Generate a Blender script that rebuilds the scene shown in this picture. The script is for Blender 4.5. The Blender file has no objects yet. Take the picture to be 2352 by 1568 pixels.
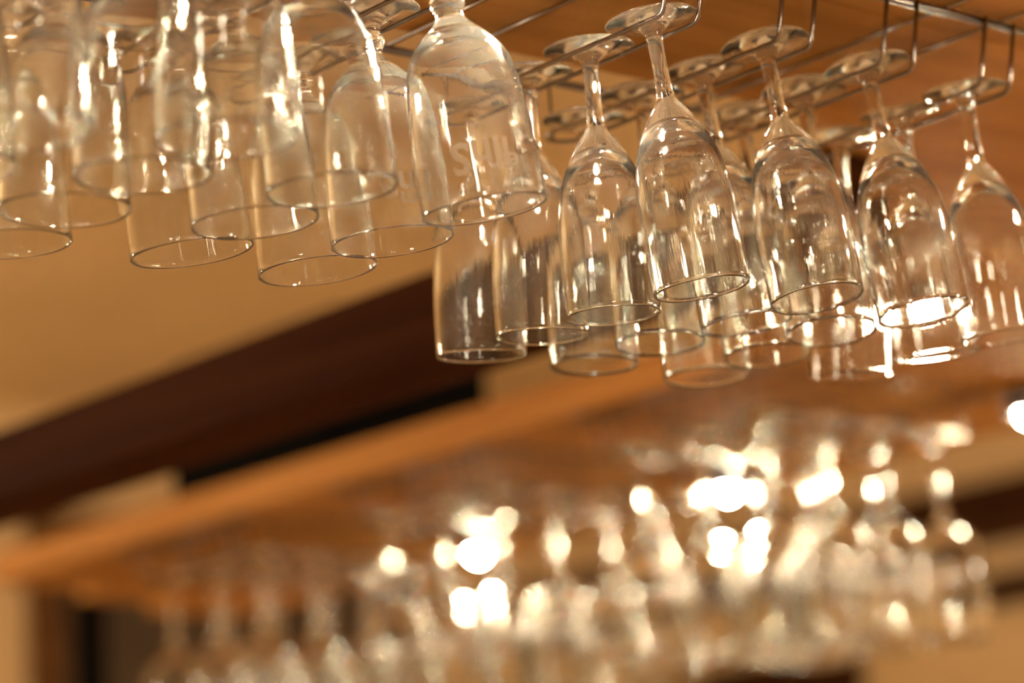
import bpy, bmesh, math, random
from mathutils import Vector, Matrix
random.seed(7)
C = bpy.context.scene.collection
S = bpy.context.scene

# ------------------------------------------------------------------ camera, world, exposure
# Heights below are measured from the camera, which stands CZ above the floor.
# The room's two horizontal axes: W (along the front board) and U (along the rails).
CZ = 1.5
ANG = math.radians(41.0)
W = Vector((math.cos(ANG), math.sin(ANG), 0))
U = Vector((-math.sin(ANG), math.cos(ANG), 0))
def P(s, t, z):
    return W * s + U * t + Vector((0, 0, z + CZ))

F_PX, PITCH, ROLL = 6500.0, math.radians(12.7), 0.07
fwd = Vector((0, math.cos(PITCH), math.sin(PITCH)))
up0 = Vector((0, -math.sin(PITCH), math.cos(PITCH)))
r0 = Vector((1, 0, 0))
right = r0 * math.cos(ROLL) - up0 * math.sin(ROLL)
cup = up0 * math.cos(ROLL) + r0 * math.sin(ROLL)
cam = bpy.data.cameras.new('camera')
cam.sensor_width = 22.2
cam.lens = F_PX / 2352.0 * 22.2
cam.clip_start = 0.01
cam.dof.use_dof = True
cam.dof.focus_distance = 1.665
cam.dof.aperture_fstop = cam.lens / 30.0
co = bpy.data.objects.new('camera', cam)
m = Matrix((right, cup, -fwd)).transposed().to_4x4()
m.translation = (0, 0, CZ)
co.matrix_world = m
C.objects.link(co)
S.camera = co

wd = bpy.data.worlds.new('room_light')
S.world = wd
wd.use_nodes = True
bg = wd.node_tree.nodes['Background']
bg.inputs[0].default_value = (1.0, 0.70, 0.41, 1)
bg.inputs[1].default_value = 0.0

BULB = 780.0          # strength of the small halogen bulbs
GLOBE = 98.0          # strength of the globes added for general room light

S.view_settings.view_transform = 'Standard'
S.view_settings.look = 'None'
S.view_settings.gamma = 1
S.view_settings.exposure = 0.0
S.view_settings.use_curve_mapping = False
cy = S.cycles
cy.max_bounces = 16
cy.transmission_bounces = 16
cy.glossy_bounces = 6
cy.diffuse_bounces = 4
cy.transparent_max_bounces = 8
cy.caustics_reflective = False
cy.caustics_refractive = True
cy.use_denoising = True
cy.use_light_tree = False
cy.adaptive_threshold = 0.1
cy.sample_clamp_indirect = 0.0
cy.blur_glossy = 1.0

# ------------------------------------------------------------------ materials
def new_mat(name):
    mt = bpy.data.materials.new(name)
    mt.use_nodes = True
    nt = mt.node_tree
    return mt, nt, nt.nodes['Principled BSDF']

def plain(name, col, rough=0.6, metal=0.0, vary=0.12, scale=8.0):
    mt, nt, b = new_mat(name)
    b.inputs['Roughness'].default_value = rough
    b.inputs['Metallic'].default_value = metal
    b.inputs['Specular IOR Level'].default_value = 0.25 if rough < 0.8 else 0.05
    tc = nt.nodes.new('ShaderNodeTexCoord')
    no = nt.nodes.new('ShaderNodeTexNoise')
    no.inputs['Scale'].default_value = scale
    no.inputs['Detail'].default_value = 4
    nt.links.new(tc.outputs['Object'], no.inputs['Vector'])
    rp = nt.nodes.new('ShaderNodeValToRGB')
    rp.color_ramp.elements[0].position = 0.3
    rp.color_ramp.elements[1].position = 0.7
    rp.color_ramp.elements[0].color = tuple(c * (1 - vary) for c in col) + (1,)
    rp.color_ramp.elements[1].color = tuple(min(1, c * (1 + vary)) for c in col) + (1,)
    nt.links.new(no.outputs['Fac'], rp.inputs['Fac'])
    nt.links.new(rp.outputs['Color'], b.inputs['Base Color'])
    return mt

def wood(name, dark, light, rough=0.45, axis='X', seed=0.0):
    """wood with grain running along the object's local axis"""
    mt, nt, b = new_mat(name)
    b.inputs['Roughness'].default_value = rough
    b.inputs['Specular IOR Level'].default_value = 0.12
    tc = nt.nodes.new('ShaderNodeTexCoord')
    mp = nt.nodes.new('ShaderNodeMapping')
    st = (0.9, 16, 16) if axis == 'X' else (16, 0.9, 16)
    mp.inputs['Scale'].default_value = st
    mp.inputs['Location'].default_value = (seed, seed * 2, seed)
    nt.links.new(tc.outputs['Object'], mp.inputs['Vector'])
    n1 = nt.nodes.new('ShaderNodeTexNoise')
    n1.inputs['Scale'].default_value = 1.6
    n1.inputs['Detail'].default_value = 6
    n1.inputs['Distortion'].default_value = 0.7
    nt.links.new(mp.outputs['Vector'], n1.inputs['Vector'])
    rp = nt.nodes.new('ShaderNodeValToRGB')
    rp.color_ramp.elements[0].position = 0.32
    rp.color_ramp.elements[1].position = 0.68
    rp.color_ramp.elements[0].color = dark + (1,)
    rp.color_ramp.elements[1].color = light + (1,)
    nt.links.new(n1.outputs['Fac'], rp.inputs['Fac'])
    nt.links.new(rp.outputs['Color'], b.inputs['Base Color'])
    bp = nt.nodes.new('ShaderNodeBump')
    bp.inputs['Strength'].default_value = 0.08
    bp.inputs['Distance'].default_value = 0.002
    nt.links.new(n1.outputs['Fac'], bp.inputs['Height'])
    nt.links.new(bp.outputs['Normal'], b.inputs['Normal'])
    if 'dark' in name:
        b.inputs['Specular IOR Level'].default_value = 0.03
    return mt

def glass(name, rough, film, ripple=0.0):
    """clear soda glass under a thin film of dust"""
    mt = bpy.data.materials.new(name)
    mt.use_nodes = True
    nt = mt.node_tree
    nt.nodes.clear()
    out = nt.nodes.new('ShaderNodeOutputMaterial')
    g = nt.nodes.new('ShaderNodeBsdfGlass')
    g.inputs['Color'].default_value = (0.985, 0.985, 0.98, 1)
    g.inputs['Roughness'].default_value = rough
    g.inputs['IOR'].default_value = 1.5
    d = nt.nodes.new('ShaderNodeBsdfDiffuse')
    d.inputs['Color'].default_value = (0.8, 0.8, 0.78, 1)
    tr = nt.nodes.new('ShaderNodeBsdfTranslucent')
    tr.inputs['Color'].default_value = (0.8, 0.8, 0.78, 1)
    ad = nt.nodes.new('ShaderNodeMixShader')
    nt.links.new(d.outputs[0], ad.inputs[1])
    nt.links.new(tr.outputs[0], ad.inputs[2])
    no = nt.nodes.new('ShaderNodeTexNoise')
    no.inputs['Scale'].default_value = 60
    no.inputs['Detail'].default_value = 3
    tc = nt.nodes.new('ShaderNodeTexCoord')
    nt.links.new(tc.outputs['Object'], no.inputs['Vector'])
    if ripple:                                   # faint vertical ripples of blown glass
        mp = nt.nodes.new('ShaderNodeMapping')
        mp.inputs['Scale'].default_value = (1, 1, 0.035)
        nt.links.new(tc.outputs['Object'], mp.inputs['Vector'])
        n2 = nt.nodes.new('ShaderNodeTexNoise')
        n2.inputs['Scale'].default_value = 420
        n2.inputs['Detail'].default_value = 2
        nt.links.new(mp.outputs['Vector'], n2.inputs['Vector'])
        bu = nt.nodes.new('ShaderNodeBump')
        bu.inputs['Strength'].default_value = ripple
        bu.inputs['Distance'].default_value = 0.001
        nt.links.new(n2.outputs['Fac'], bu.inputs['Height'])
        nt.links.new(bu.outputs['Normal'], g.inputs['Normal'])
    mr = nt.nodes.new('ShaderNodeMapRange')
    mr.inputs['To Min'].default_value = film * 0.4
    mr.inputs['To Max'].default_value = film * 1.6
    nt.links.new(no.outputs['Fac'], mr.inputs['Value'])
    mx = nt.nodes.new('ShaderNodeMixShader')
    nt.links.new(mr.outputs[0], mx.inputs[0])
    nt.links.new(g.outputs[0], mx.inputs[1])
    nt.links.new(ad.outputs[0], mx.inputs[2])
    nt.links.new(mx.outputs[0], out.inputs[0])
    return mt

def emit(name, col, strength):
    mt = bpy.data.materials.new(name)
    mt.use_nodes = True
    nt = mt.node_tree
    nt.nodes.clear()
    out = nt.nodes.new('ShaderNodeOutputMaterial')
    e = nt.nodes.new('ShaderNodeEmission')
    e.inputs[0].default_value = col + (1,)
    e.inputs[1].default_value = strength
    nt.links.new(e.outputs[0], out.inputs[0])
    return mt

M = {
    'plaster': plain('tan_plaster', (0.84, 0.64, 0.375), 0.85, vary=0.05, scale=3),
    'floor': plain('floor_tile', (0.62, 0.54, 0.44), 0.5),  # tile colour lightened to throw light up into the glass rims
    'pine': wood('pine_planks', (0.45, 0.205, 0.056), (0.63, 0.315, 0.097), 0.7),
    'pine_b': wood('pine_planks_b', (0.42, 0.19, 0.05), (0.59, 0.29, 0.087), 0.7, seed=3.1),
    'pine_u': wood('pine_planks_long', (0.45, 0.205, 0.056), (0.63, 0.315, 0.097), 0.7, axis='Y', seed=5.0),
    'dark': wood('dark_stained_timber', (0.030, 0.0085, 0.003), (0.062, 0.019, 0.0065), 0.7, axis='Y'),
    'darkw': wood('dark_wall_timber', (0.045, 0.018, 0.008), (0.08, 0.034, 0.014), 0.6, axis='Y'),
    'frame': wood('door_frame_wood', (0.10, 0.045, 0.015), (0.17, 0.08, 0.028), 0.5, axis='Y'),
    'door': plain('grey_brown_door', (0.10, 0.075, 0.055), 0.6),
    'black': plain('black_plastic', (0.004, 0.004, 0.004), 0.9),
    'grille': plain('black_grille_cloth', (0.004, 0.004, 0.004), 1.0, scale=200),
    'chrome': plain('chromed_wire', (0.27, 0.24, 0.22), 0.22, 1.0, vary=0.06, scale=90),
    'bar': plain('dull_steel_bar', (0.20, 0.185, 0.19), 0.3, 1.0, vary=0.08, scale=60),
    'glass': glass('clear_flute_glass', 0.0, 0.026, 0.07),
    'goblet': glass('clear_goblet_glass', 0.0, 0.05, 0.05),
    'wine': glass('clear_wine_glass', 0.0, 0.003),
    'bulb': emit('lit_halogen_bulb', (1.0, 0.82, 0.56), BULB),
    'globe': emit('lit_globe', (1.0, 0.83, 0.60), GLOBE),
    'print': plain('white_enamel_print', (0.9, 0.88, 0.85), 0.6),
}
M['print'].node_tree.nodes['Principled BSDF'].inputs['Alpha'].default_value = 0.6   # thin see-through print, so shaded letters look less dark

# ------------------------------------------------------------------ helpers
ROT = ANG                       # local X = W, local Y = U

def link(name, me, mat, parent=None):
    o = bpy.data.objects.new(name, me)
    C.objects.link(o)
    if mat:
        if len(me.materials) == 0:
            me.materials.append(M[mat])
    if parent:
        o.parent = parent
    return o

def empty(name, loc, rotz=ROT):
    o = bpy.data.objects.new(name, None)
    o.empty_display_size = 0.02
    o.location = loc
    o.rotation_euler = (0, 0, rotz)
    C.objects.link(o)
    return o

def tag(o, label, cat, group=None):
    o['label'] = label
    o['category'] = cat
    if group:
        o['group'] = group
    return o

def struct(o, label=None):
    o['kind'] = 'structure'
    if label:
        o['label'] = label
    return o

def prism(pts, z0, z1, bevel=0.0):
    """closed prism from an (s,t) outline, in the local s/t/z frame"""
    bm = bmesh.new()
    lo = [bm.verts.new((a, b, z0)) for a, b in pts]
    hi = [bm.verts.new((a, b, z1)) for a, b in pts]
    bm.faces.new(lo[::-1]); bm.faces.new(hi)
    n = len(pts)
    for i in range(n):
        bm.faces.new((lo[i], lo[(i + 1) % n], hi[(i + 1) % n], hi[i]))
    bmesh.ops.recalc_face_normals(bm, faces=bm.faces)
    if bevel:
        bmesh.ops.bevel(bm, geom=bm.edges[:], offset=bevel, segments=2, affect='EDGES', profile=0.6)
    me = bpy.data.meshes.new('prism')
    bm.to_mesh(me); bm.free()
    return me

def box(s0, s1, t0, t1, z0, z1, bevel=0.0):
    return prism([(s0, t0), (s1, t0), (s1, t1), (s0, t1)], z0, z1, bevel)

def at_origin(o):
    """put an s/t/z mesh in the world"""
    o.location = (0, 0, CZ)
    o.rotation_euler = (0, 0, ROT)
    return o

def lathe(profile, seg=48, close_start=False, close_end=False):
    """surface of revolution from (r, z) points; points with r == 0 become poles"""
    bm = bmesh.new()
    rings = []
    for r, z in profile:
        if r < 1e-7:
            rings.append([bm.verts.new((0, 0, z))])
        else:
            rings.append([bm.verts.new((r * math.cos(2 * math.pi * i / seg), r * math.sin(2 * math.pi * i / seg), z)) for i in range(seg)])
    for a, b in zip(rings, rings[1:]):
        for i in range(seg):
            j = (i + 1) % seg
            if len(a) == 1 and len(b) == 1:
                continue
            if len(a) == 1:
                bm.faces.new((a[0], b[j], b[i]))
            elif len(b) == 1:
                bm.faces.new((a[i], a[j], b[0]))
            else:
                bm.faces.new((a[i], a[j], b[j], b[i]))
    bmesh.ops.reverse_faces(bm, faces=bm.faces)
    for f in bm.faces:
        f.smooth = True
    me = bpy.data.meshes.new('lathe')
    bm.to_mesh(me); bm.free()
    return me

def spline(pts, n=4):
    """Catmull-Rom through (r,z) points"""
    out = []
    for i in range(len(pts) - 1):
        p0 = pts[max(i - 1, 0)]; p1 = pts[i]; p2 = pts[i + 1]; p3 = pts[min(i + 2, len(pts) - 1)]
        for k in range(n):
            t = k / n
            v = []
            for c in (0, 1):
                a, b, d, e = p0[c], p1[c], p2[c], p3[c]
                v.append(0.5 * (2 * b + (d - a) * t + (2 * a - 5 * b + 4 * d - e) * t * t + (3 * b - a - 3 * d + e) * t ** 3))
            out.append((max(v[0], 0.0), v[1]))
    out.append(pts[-1])
    return out

def tube(path, r, seg=8, caps=True):
    """round wire along a list of points"""
    bm = bmesh.new()
    pts = [Vector(p) for p in path]
    rings = []
    prev = None
    for i, p in enumerate(pts):
        d = (pts[min(i + 1, len(pts) - 1)] - pts[max(i - 1, 0)]).normalized()
        if prev is None:
            a = d.orthogonal().normalized()
        else:
            a = (prev - d * prev.dot(d)).normalized()
        prev = a
        b = d.cross(a)
        rings.append([bm.verts.new(p + (a * math.cos(2 * math.pi * k / seg) + b * math.sin(2 * math.pi * k / seg)) * r) for k in range(seg)])
    for A, B in zip(rings, rings[1:]):
        for k in range(seg):
            f = bm.faces.new((A[k], A[(k + 1) % seg], B[(k + 1) % seg], B[k]))
            f.smooth = True
    if caps:
        bm.faces.new(rings[0][::-1]); bm.faces.new(rings[-1])
    bmesh.ops.recalc_face_normals(bm, faces=bm.faces)
    me = bpy.data.meshes.new('tube')
    bm.to_mesh(me); bm.free()
    return me

def fillet(pts, rad, n=5):
    """round the inner corners of a polyline"""
    pts = [Vector(p) for p in pts]
    out = [pts[0]]
    for i in range(1, len(pts) - 1):
        a, b, c = pts[i - 1], pts[i], pts[i + 1]
        d1 = (a - b); d2 = (c - b)
        r = min(rad, d1.length * 0.49, d2.length * 0.49)
        q0 = b + d1.normalized() * r; q2 = b + d2.normalized() * r
        for k in range(n + 1):
            t = k / n
            out.append(q0 * (1 - t) ** 2 + b * 2 * t * (1 - t) + q2 * t * t)
    out.append(pts[-1])
    return out

# ------------------------------------------------------------------ the room
ZC = 1.3                         # ceiling above the camera
struct(at_origin(link('floor', box(-4, 5.3, -4, 6.0, -1.56, -1.5), 'floor')), 'unseen floor of the bar room, paled to bounce light up')
struct(at_origin(link('ceiling', box(-4, 5.3, -4, 6.0, ZC, ZC + 0.06), 'plaster')), 'tan plastered ceiling')
wl = struct(at_origin(link('wall_left', box(-4, 4.6, 5.3, 5.4, -1.5, ZC), 'plaster')), 'tan plastered wall behind the rear glasses')
wb = struct(at_origin(link('wall_back', box(4.6, 4.7, -4, 5.4, -1.5, ZC), 'plaster')), 'tan plastered wall with dark timbers')
struct(at_origin(link('wall_right', box(-4, 4.6, -4.1, -4, -1.5, ZC), 'plaster')), 'tan plastered wall behind the viewer')
struct(at_origin(link('wall_front', box(-4.1, -4, -4.1, 5.4, -1.5, ZC), 'plaster')), 'tan plastered wall beside the viewer')
for k, (z0, z1, t0, t1) in enumerate([(0.82, 0.95, -4, 5.28), (0.69, 0.75, -4, 3.93), (0.50, 0.66, 4.2, 5.28)]):
    struct(at_origin(link('trim_%d' % (k + 1), box(4.56, 4.598, t0, t1, z0, z1, 0.004), 'darkw')), 'dark timber rail along the tan wall')
# dim door in the left wall
d = at_origin(empty('door_1', (0, 0, CZ)))
struct(d, 'grey-brown door with a dark narrow window in the tan wall')
link('door_frame', box(3.165, 3.225, 5.24, 5.298, -1.5, 1.0, 0.003), 'frame', d)
link('door_frame', box(4.16, 4.22, 5.24, 5.298, -1.5, 1.0, 0.003), 'frame', d)
link('door_frame', box(3.165, 4.22, 5.24, 5.298, 1.0, 1.06, 0.003), 'frame', d)
link('door_panel', box(3.228, 4.157, 5.262, 5.298, -1.5, 0.998, 0.002), 'door', d)
link('door_window', box(3.262, 3.335, 5.25, 5.261, 0.1, 0.88, 0.002), 'black', d)

# ------------------------------------------------------------------ canopy over the bar
ZB = 0.60                        # underside of the boards
TH = 0.028
can = at_origin(empty('bar_canopy', (0, 0, CZ)))
tag(can, 'orange pine board canopy over the bar that carries the glass racks', 'canopy')
HS, HT = 1.492, 1.345            # corner of the opening
def left_of(t):                  # slanting edge of the side part
    return HS + (t - HT) * (2.055 - HS) / (2.0 - HT)
g = 0.0006
fb = [0.78, 0.985, 1.165, HT]
for i, (a, b) in enumerate(zip(fb, fb[1:])):
    link('board', box(-0.6, 2.63, a + g, b - g, ZB, ZB + TH, 0.0006), 'pine' if i % 2 else 'pine_b', can)
sb = [HT, 1.52, 1.70, 1.85, 2.0]
for i, (a, b) in enumerate(zip(sb, sb[1:])):
    link('board', prism([(left_of(a + g), a + g), (2.63, a + g), (2.63, b - g), (left_of(b - g), b - g)], ZB, ZB + TH, 0.0006), 'pine' if i % 2 else 'pine_b', can)
rb = [2.055, 2.25, 2.44, 2.63]
for i, (a, b) in enumerate(zip(rb, rb[1:])):
    link('board', box(a + g, b - g, 2.0 + g, 3.52 + 0.1 * i, ZB, ZB + TH, 0.0006), 'pine_u', can)
link('edge_strip', box(2.037, 2.054, 2.0, 3.50, ZB - 0.002, ZB + TH + 0.012, 0.002), 'pine_u', can)

# dark beam in front of the opening
bmv = at_origin(link('ceiling_beam', box(1.50, 1.60, 1.40, 5.24, 0.528, 0.60, 0.004), 'dark'))
tag(bmv, 'dark brown stained timber beam crossing behind the hanging glasses', 'beam')

# black loudspeaker on the rear boards
sp = at_origin(empty('loudspeaker', (0, 0, CZ)))
tag(sp, 'black loudspeaker box standing on the pine canopy below the dark beam', 'loudspeaker')
link('cabinet', box(2.12, 2.36, 2.77, 3.16, ZB + TH + 0.001, ZB + TH + 0.22, 0.006), 'black', sp)
link('grille', box(2.112, 2.1195, 2.79, 3.14, ZB + TH + 0.015, ZB + TH + 0.205, 0.003), 'grille', sp)

# ------------------------------------------------------------------ lights
def puck(s, t, label, off=''):
    o = empty('puck_light' + off, P(s, t, ZB))
    tag(o, label, 'light', 'small halogen lights under the canopy')
    link('housing', lathe([(0.0, -0.0003), (0.024, -0.0003), (0.0245, -0.006), (0.0235, -0.030), (0.0225, -0.0305), (0.0215, -0.029), (0.018, -0.0125), (0.0, -0.0123)], 32), 'bar', o)
    bp = [(0.0105 * math.sin(a), -0.028 + -0.0125 * math.cos(a)) for a in [math.pi * k / 8 for k in range(8)]]
    link('bulb' + off, lathe(bp + [(0.004, -0.0128), (0.0, -0.0128)], 16), 'bulb', o)
    return o
puck(1.92, 1.64, 'lit halogen bulb shining behind the front champagne flutes')
puck(2.443, 1.952, 'lit halogen bulb under the canopy end beyond the wine glasses')
puck(2.455, 2.438, 'lit halogen bulb behind the wine glasses nearest the canopy corner')
puck(2.455, 2.925, 'lit halogen bulb behind the middle cluster of wine glasses')
puck(1.05, 1.155, 'lit halogen bulb between the goblet rack and the flute rack', '_offscreen')
puck(1.57, 1.02, 'lit halogen bulb beside the flute rack', '_offscreen')
puck(0.60, 1.155, 'lit halogen bulb beyond the goblet rack', '_offscreen')

def fill_pendant(x, y, z, where):  # unseen globes added to stand for the room's general light
    o = empty('fill_pendant_offscreen', (x, y, CZ + z), 0)
    tag(o, 'added globe lamp, unseen, for general room light, hanging ' + where, 'lamp', 'added globes for general room light')
    link('fill_globe_offscreen', lathe([(0.11 * math.sin(math.pi * k / 16), -0.11 * math.cos(math.pi * k / 16)) for k in range(0, 17, 2)], 12), 'globe', o)
    link('cord', tube([(0, 0, 0.1), (0, 0, ZC - z - 0.001)], 0.004), 'black', o)
fill_pendant(-1.6, -0.8, 0.75, 'behind the viewer to the left')
fill_pendant(1.9, -0.4, 0.75, 'behind the viewer to the right')
fill_pendant(0.2, -2.2, 0.75, 'far behind the viewer')
fill_pendant(-2.3, 3.4, 0.75, 'near the wall with the door')
fill_pendant(2.5, 3.0, 0.75, 'near the wall with dark timbers')

# ------------------------------------------------------------------ wire racks
def rack(name, label, pairs, t0, t1, long_s, s0, s1, gap=0.0285, axis='U', zr=0.55, org=(0, 0)):
    """hanging rack: wire loops that carry the feet, two cross bars, long frame wires.
    Coordinates (a across the loops, b along them) are turned into s/t by axis."""
    k = at_origin(empty(name, (0, 0, CZ)))
    tag(k, label, 'glass rack')
    def q(a, b, z):
        return (a, b, z) if axis == 'U' else (b, a, z)
    zt = ZB - 0.0075
    for c in pairs:
        a0, a1 = c - gap / 2, c + gap / 2
        path = [q(a0 + 0.001, t0 + 0.0005, zt + 0.0036), q(a0, t0 + 0.006, zr)]
        n = 8
        body = [q(a0, t0 - 0.0035, zt - 0.004), q(a0, t0 - 0.0035, zt), q(a0, t0, zt + 0.0036)]
        p1 = fillet([q(a0, t0 - 0.0036, zt + 0.002), q(a0, t0 + 0.0068, zr), q(a0, t1 - gap / 2, zr)], 0.006)
        arc = [Vector(q(c - gap / 2 * math.cos(math.pi * j / n), t1 - gap / 2 + gap / 2 * math.sin(math.pi * j / n), zr)) for j in range(1, n)]
        p2 = fillet([q(a1, t1 - gap / 2, zr), q(a1, t0 + 0.0068, zr), q(a1, t0 - 0.0036, zt + 0.002)], 0.006)
        link('rail_loop', tube(p1 + arc + p2, 0.0015, 8), 'chrome', k)
        link('hanger', tube([q(c, t1 + 0.0004, zr), q(c, t1 + 0.0004, zt - 0.001)], 0.0011, 6), 'chrome', k)
    link('cross_bar', tube([q(s0, t0, zt), q(s1, t0, zt)], 0.0028, 10), 'bar', k)
    link('cross_bar', tube([q(s0, t1, zt), q(s1, t1, zt)], 0.0028, 10), 'bar', k)
    for a in long_s:
        link('frame_wire', tube([q(a, t0 - 0.02, zt + 0.0036), q(a, t1 + 0.006, zt + 0.0036)], 0.0016, 8), 'chrome', k)
    return k

ZR = 0.55
FP = [1.1357, 1.2327, 1.326, 1.421]
rack('glass_rack', 'chromed wire rack under the pine boards holding champagne flutes', FP, 1.1265, 1.361, [1.096, 1.145, 1.372, 1.427], 1.085, 1.50)
GP = [0.979, 0.884, 0.786, 0.688]
rack('glass_rack', 'chromed wire rack under the pine boards holding stubby beer goblets', GP, 1.03, 1.372, [1.02, 0.93, 0.73], 0.63, 1.04)

# ------------------------------------------------------------------ glasses
def split_glass(prof_out, prof_in, foot_pts, stem_pts, seg):
    """three open surfaces that close into one solid of glass: foot, stem, bowl"""
    foot = lathe(foot_pts, seg)
    stem = lathe(stem_pts, seg)
    bowl = lathe(prof_out + prof_in, seg)
    return {'foot': foot, 'stem': stem, 'bowl': bowl}

# flute: foot base at z = 0, bowl opening at z = -0.170
f_foot = [(0, 0.0), (0.020, 0.0003), (0.0268, 0.0)] + spline([(0.0268, 0.0), (0.0278, -0.0007), (0.0270, -0.0014), (0.0140, -0.0040), (0.0085, -0.0066), (0.0056, -0.0105)], 3)[1:]
f_stem = spline([(0.0056, -0.0105), (0.0050, -0.015), (0.0046, -0.026), (0.0047, -0.038), (0.0052, -0.047), (0.0062, -0.0520)], 3)
f_out = spline([(0.0062, -0.0520), (0.0088, -0.0560), (0.0128, -0.0620), (0.0178, -0.0705), (0.0226, -0.0810), (0.0262, -0.0935), (0.0284, -0.1080), (0.0293, -0.1240), (0.0294, -0.1400), (0.0291, -0.1560), (0.0288, -0.1692)], 4)
f_rim = [(0.0286, -0.1699), (0.0282, -0.1702), (0.0278, -0.1699)]
f_in = spline([(0.0277, -0.1690), (0.0280, -0.1560), (0.0282, -0.1400), (0.0280, -0.1240), (0.0269, -0.1080), (0.0246, -0.0945), (0.0205, -0.0835), (0.0150, -0.0755), (0.0085, -0.0700), (0.0035, -0.0682), (0.0, -0.0678)], 4)
FLUTE = split_glass(f_out, f_rim + f_in, f_foot, f_stem, 56)

# goblet: stubby beer glass with a short knopped stem
g_foot = [(0, 0.0), (0.024, 0.0004), (0.0318, 0.0)] + spline([(0.0318, 0.0), (0.0332, -0.0012), (0.0322, -0.0024), (0.0180, -0.0048), (0.0115, -0.0080), (0.0088, -0.0115)], 3)[1:]
g_stem = spline([(0.0088, -0.0115), (0.0086, -0.0140), (0.0102, -0.0175), (0.0100, -0.0210), (0.0082, -0.0245), (0.0086, -0.0280)], 3)
g_out = spline([(0.0086, -0.0280), (0.0120, -0.0325), (0.0180, -0.0380), (0.0250, -0.0460), (0.0299, -0.0565), (0.0325, -0.0700), (0.0340, -0.0860), (0.0350, -0.1040), (0.0356, -0.1220), (0.0359, -0.1390)], 4)
g_rim = [(0.0358, -0.1398), (0.0353, -0.1402), (0.0348, -0.1398)]
g_in = spline([(0.0346, -0.1388), (0.0342, -0.1220), (0.0335, -0.1040), (0.0324, -0.0860), (0.0307, -0.0710), (0.0279, -0.0585), (0.0232, -0.0485), (0.0160, -0.0420), (0.0080, -0.0388), (0.0, -0.0380)], 4)
GOBLET = split_glass(g_out, g_rim + g_in, g_foot, g_stem, 56)

# wine glass of the rear racks
w_foot = [(0, 0.0), (0.026, 0.0004), (0.0345, 0.0)] + spline([(0.0345, 0.0), (0.0355, -0.0008), (0.0345, -0.0016), (0.0160, -0.0048), (0.0090, -0.0080), (0.0055, -0.0130)], 2)[1:]
w_stem = spline([(0.0055, -0.0130), (0.0042, -0.022), (0.0038, -0.050), (0.0040, -0.078), (0.0048, -0.092), (0.0075, -0.0990)], 2)
w_out = spline([(0.0075, -0.0990), (0.0150, -0.1045), (0.0255, -0.1140), (0.0345, -0.1290), (0.0392, -0.1480), (0.0400, -0.1680), (0.0385, -0.1910), (0.0360, -0.2130), (0.0338, -0.2330)], 3)
w_in = [(0.0333, -0.2337), (0.0328, -0.2330)] + spline([(0.0328, -0.2325), (0.0350, -0.2130), (0.0375, -0.1910), (0.0389, -0.1680), (0.0381, -0.1480), (0.0333, -0.1298), (0.0243, -0.1155), (0.0130, -0.1078), (0.0, -0.1055)], 3)
WINE = split_glass(w_out, w_in, w_foot, w_stem, 36)

MATS = {id(FLUTE): 'glass', id(GOBLET): 'goblet', id(WINE): 'wine'}
def hang(name, kind, s, t, rs, rt, h, drop, label, cat, group, zr=ZR):
    """hang a glass by its foot on the rails at (s,t); its mouth points at (rs,rt)"""
    drop += 0.016 * math.hypot(rs - s, rt - t) / h          # a leaning foot rides up on one rail
    base = P(s, t, zr + 0.0021 + drop)
    mouth = P(rs, rt, zr + 0.0021 + drop - h)
    ax = (base - mouth).normalized()
    o = bpy.data.objects.new(name, None)
    o.empty_display_size = 0.02
    q = Vector((0, 0, 1)).rotation_difference(ax)
    o.rotation_mode = 'QUATERNION'
    o.rotation_quaternion = q @ Matrix.Rotation(random.uniform(0, 6.28), 3, 'Z').to_quaternion()
    o.location = base
    C.objects.link(o)
    tag(o, label, cat, group)
    for part in ('foot', 'stem', 'bowl'):
        me = kind[part]
        if len(me.materials) == 0:
            me.materials.append(M[MATS[id(kind)]])
        link(part, me, None, o)
    return o

feet_t = [1.159, 1.2155, 1.272, 1.3285]
flutes = [
    (0, [(1.132, 1.131), (1.122, 1.197), (1.119, 1.259), (1.122, 1.321)]),
    (1, [(1.218, 1.121), (1.222, 1.185), (1.206, 1.246), (1.208, 1.311)]),
    (2, [(1.311, 1.119), (1.293, 1.181), (1.299, 1.243), (1.303, 1.305)]),
    (3, [(1.410, 1.138), (1.418, 1.203), (1.402, 1.266)]),
]
rowname = ['rail pair next to the goblets', 'second rail pair from the goblets', 'third rail pair from the goblets', 'rail pair farthest from the goblets']
for pr, rims in flutes:
    for k, (rs, rt) in enumerate(rims):
        if k == 0:
            lab = 'champagne flute leaning at the open end of the ' + rowname[pr]
        elif k == len(rims) - 1:
            lab = 'champagne flute at the closed end of the ' + rowname[pr]
        else:
            lab = 'champagne flute, %s from the open end of the %s' % (['', 'second', 'third'][k], rowname[pr])
        hang('champagne_flute', FLUTE, FP[pr], feet_t[k], rs * 1.0158, rt * 1.0158, 0.170, 0.0042, lab, 'glass', 'champagne flutes hanging upside down')

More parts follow.
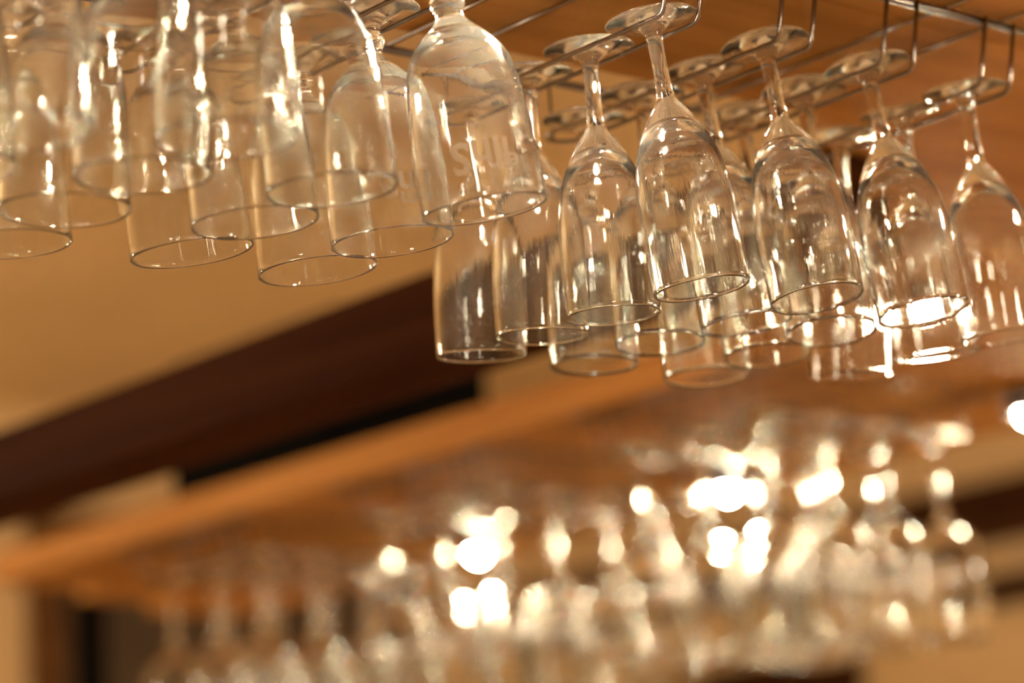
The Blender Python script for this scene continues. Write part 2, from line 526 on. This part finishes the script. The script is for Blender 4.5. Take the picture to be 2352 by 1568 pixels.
# goblets: (foot s, foot t, rim s, rim t)
gob = [
    (2, 1.108, 0.787, 1.111, ''), (3, 1.146, 0.690, 1.146, ''),
    (0, 1.165, 0.997, 1.162, 'printed'), (0, 1.2385, 0.988, 1.235, 'printed'), (0, 1.312, 0.988, 1.308, ''),
    (1, 1.165, 0.891, 1.163, ''), (1, 1.2385, 0.892, 1.236, ''), (1, 1.312, 0.899, 1.309, ''),
    (2, 1.182, 0.785, 1.185, ''), (2, 1.256, 0.783, 1.2585, ''), (2, 1.330, 0.791, 1.332, ''),
    (3, 1.220, 0.690, 1.220, ''), (3, 1.294, 0.690, 1.294, ''),
]
gname = ['rail pair nearest the flutes', 'second rail pair from the flutes', 'third rail pair from the flutes', 'fourth rail pair from the flutes']
goblets = []
for i, (pr, t, rs, rt, pm) in enumerate(gob):
    k = sum(1 for q in gob[:i] if q[0] == pr)
    o_name = (['first', 'second', 'third'] if pr != 2 else ['first', 'second', 'third', 'fourth'])[k]
    lab = 'stubby beer goblet%s, %s on the %s' % (' with white lettering' if pm else '', o_name, gname[pr])
    goblets.append(hang('beer_goblet', GOBLET, GP[pr], t, rs, rt, 0.140, 0.0061, lab, 'glass', 'beer goblets hanging upside down'))

printed = [o for o, q in zip(goblets, gob) if q[4]]
# white lettering printed round the bowls of two goblets (the glass hangs upside down)
def radius_at(z):
    pts = g_out
    for (r1, z1), (r2, z2) in zip(pts, pts[1:]):
        if z2 <= z <= z1:
            return r1 + (r2 - r1) * (z1 - z) / (z1 - z2)
    return pts[-1][0]
def lettering(goblet, rows, facing):
    bm = bmesh.new()
    for text, size, zc, da in rows:
        cu = bpy.data.curves.new('lettering', 'FONT')
        cu.body = text
        cu.size = size
        cu.align_x = 'CENTER'
        cu.resolution_u = 3
        cu.offset = size * 0.025
        to = bpy.data.objects.new('lettering_source', cu)
        me = bpy.data.meshes.new_from_object(to)
        bpy.data.objects.remove(to)
        b2 = bmesh.new(); b2.from_mesh(me)
        bmesh.ops.triangulate(b2, faces=b2.faces)
        bmesh.ops.subdivide_edges(b2, edges=[e for e in b2.edges if e.calc_length() > 0.0015], cuts=2)
        for v in b2.verts:
            z = zc - v.co.y                      # upside down, as the glass hangs
            r = radius_at(z) + 0.00025
            a = facing + da - v.co.x / r
            v.co = (r * math.cos(a), r * math.sin(a), z)
        b2.to_mesh(me); b2.free()
        bm.from_mesh(me)
    me = bpy.data.meshes.new('lettering')
    bm.to_mesh(me); bm.free()
    o = link('lettering', me, 'print', goblet)
    o['label'] = 'white printed lettering, upside down'
    return o
def facing_camera(o):
    d = o.rotation_quaternion.inverted() @ (Vector((0, 0, CZ)) - o.location)
    return math.atan2(d.y, d.x)
lettering(printed[0], [('llnS', 0.025, -0.108, 0.10), ('em', 0.015, -0.117, 0.45)], facing_camera(printed[0]))
lettering(printed[1], [('llnS', 0.022, -0.108, 0.35), ('em', 0.014, -0.120, 0.45)], facing_camera(printed[1]))

# rear racks of wine glasses along the far board
RG = [(2.012, 2.095, 3, 4, 'corner rack'), (2.46, 2.10, 3, 4, 'middle rack'), (2.94, 2.10, 3, 4, 'end rack')]
for tc, sc, na, nb, where in RG:
    pairs = [tc + 0.1 * i for i in range(na)]
    rack('glass_rack', 'wire %s of wine glasses under the far pine board' % where, pairs, sc - 0.045, sc + 0.086 * (nb - 1) + 0.045, [tc - 0.03, tc + 0.1 * (na - 1) + 0.03], tc - 0.05, tc + 0.1 * (na - 1) + 0.05, axis='W')
    for i, t in enumerate(pairs):
        for j in range(nb):
            s = sc + 0.086 * j
            hang('wine_glass', WINE, s, t, s + random.uniform(-.004, .004), t + random.uniform(-.004, .004), 0.2335, 0.005,
                 'blurred wine glass, %s from the board edge on the %s rails of the %s' % (['first', 'second', 'third', 'fourth'][j], ['first', 'second', 'third'][i], where), 'glass', 'wine glasses in the ' + where)
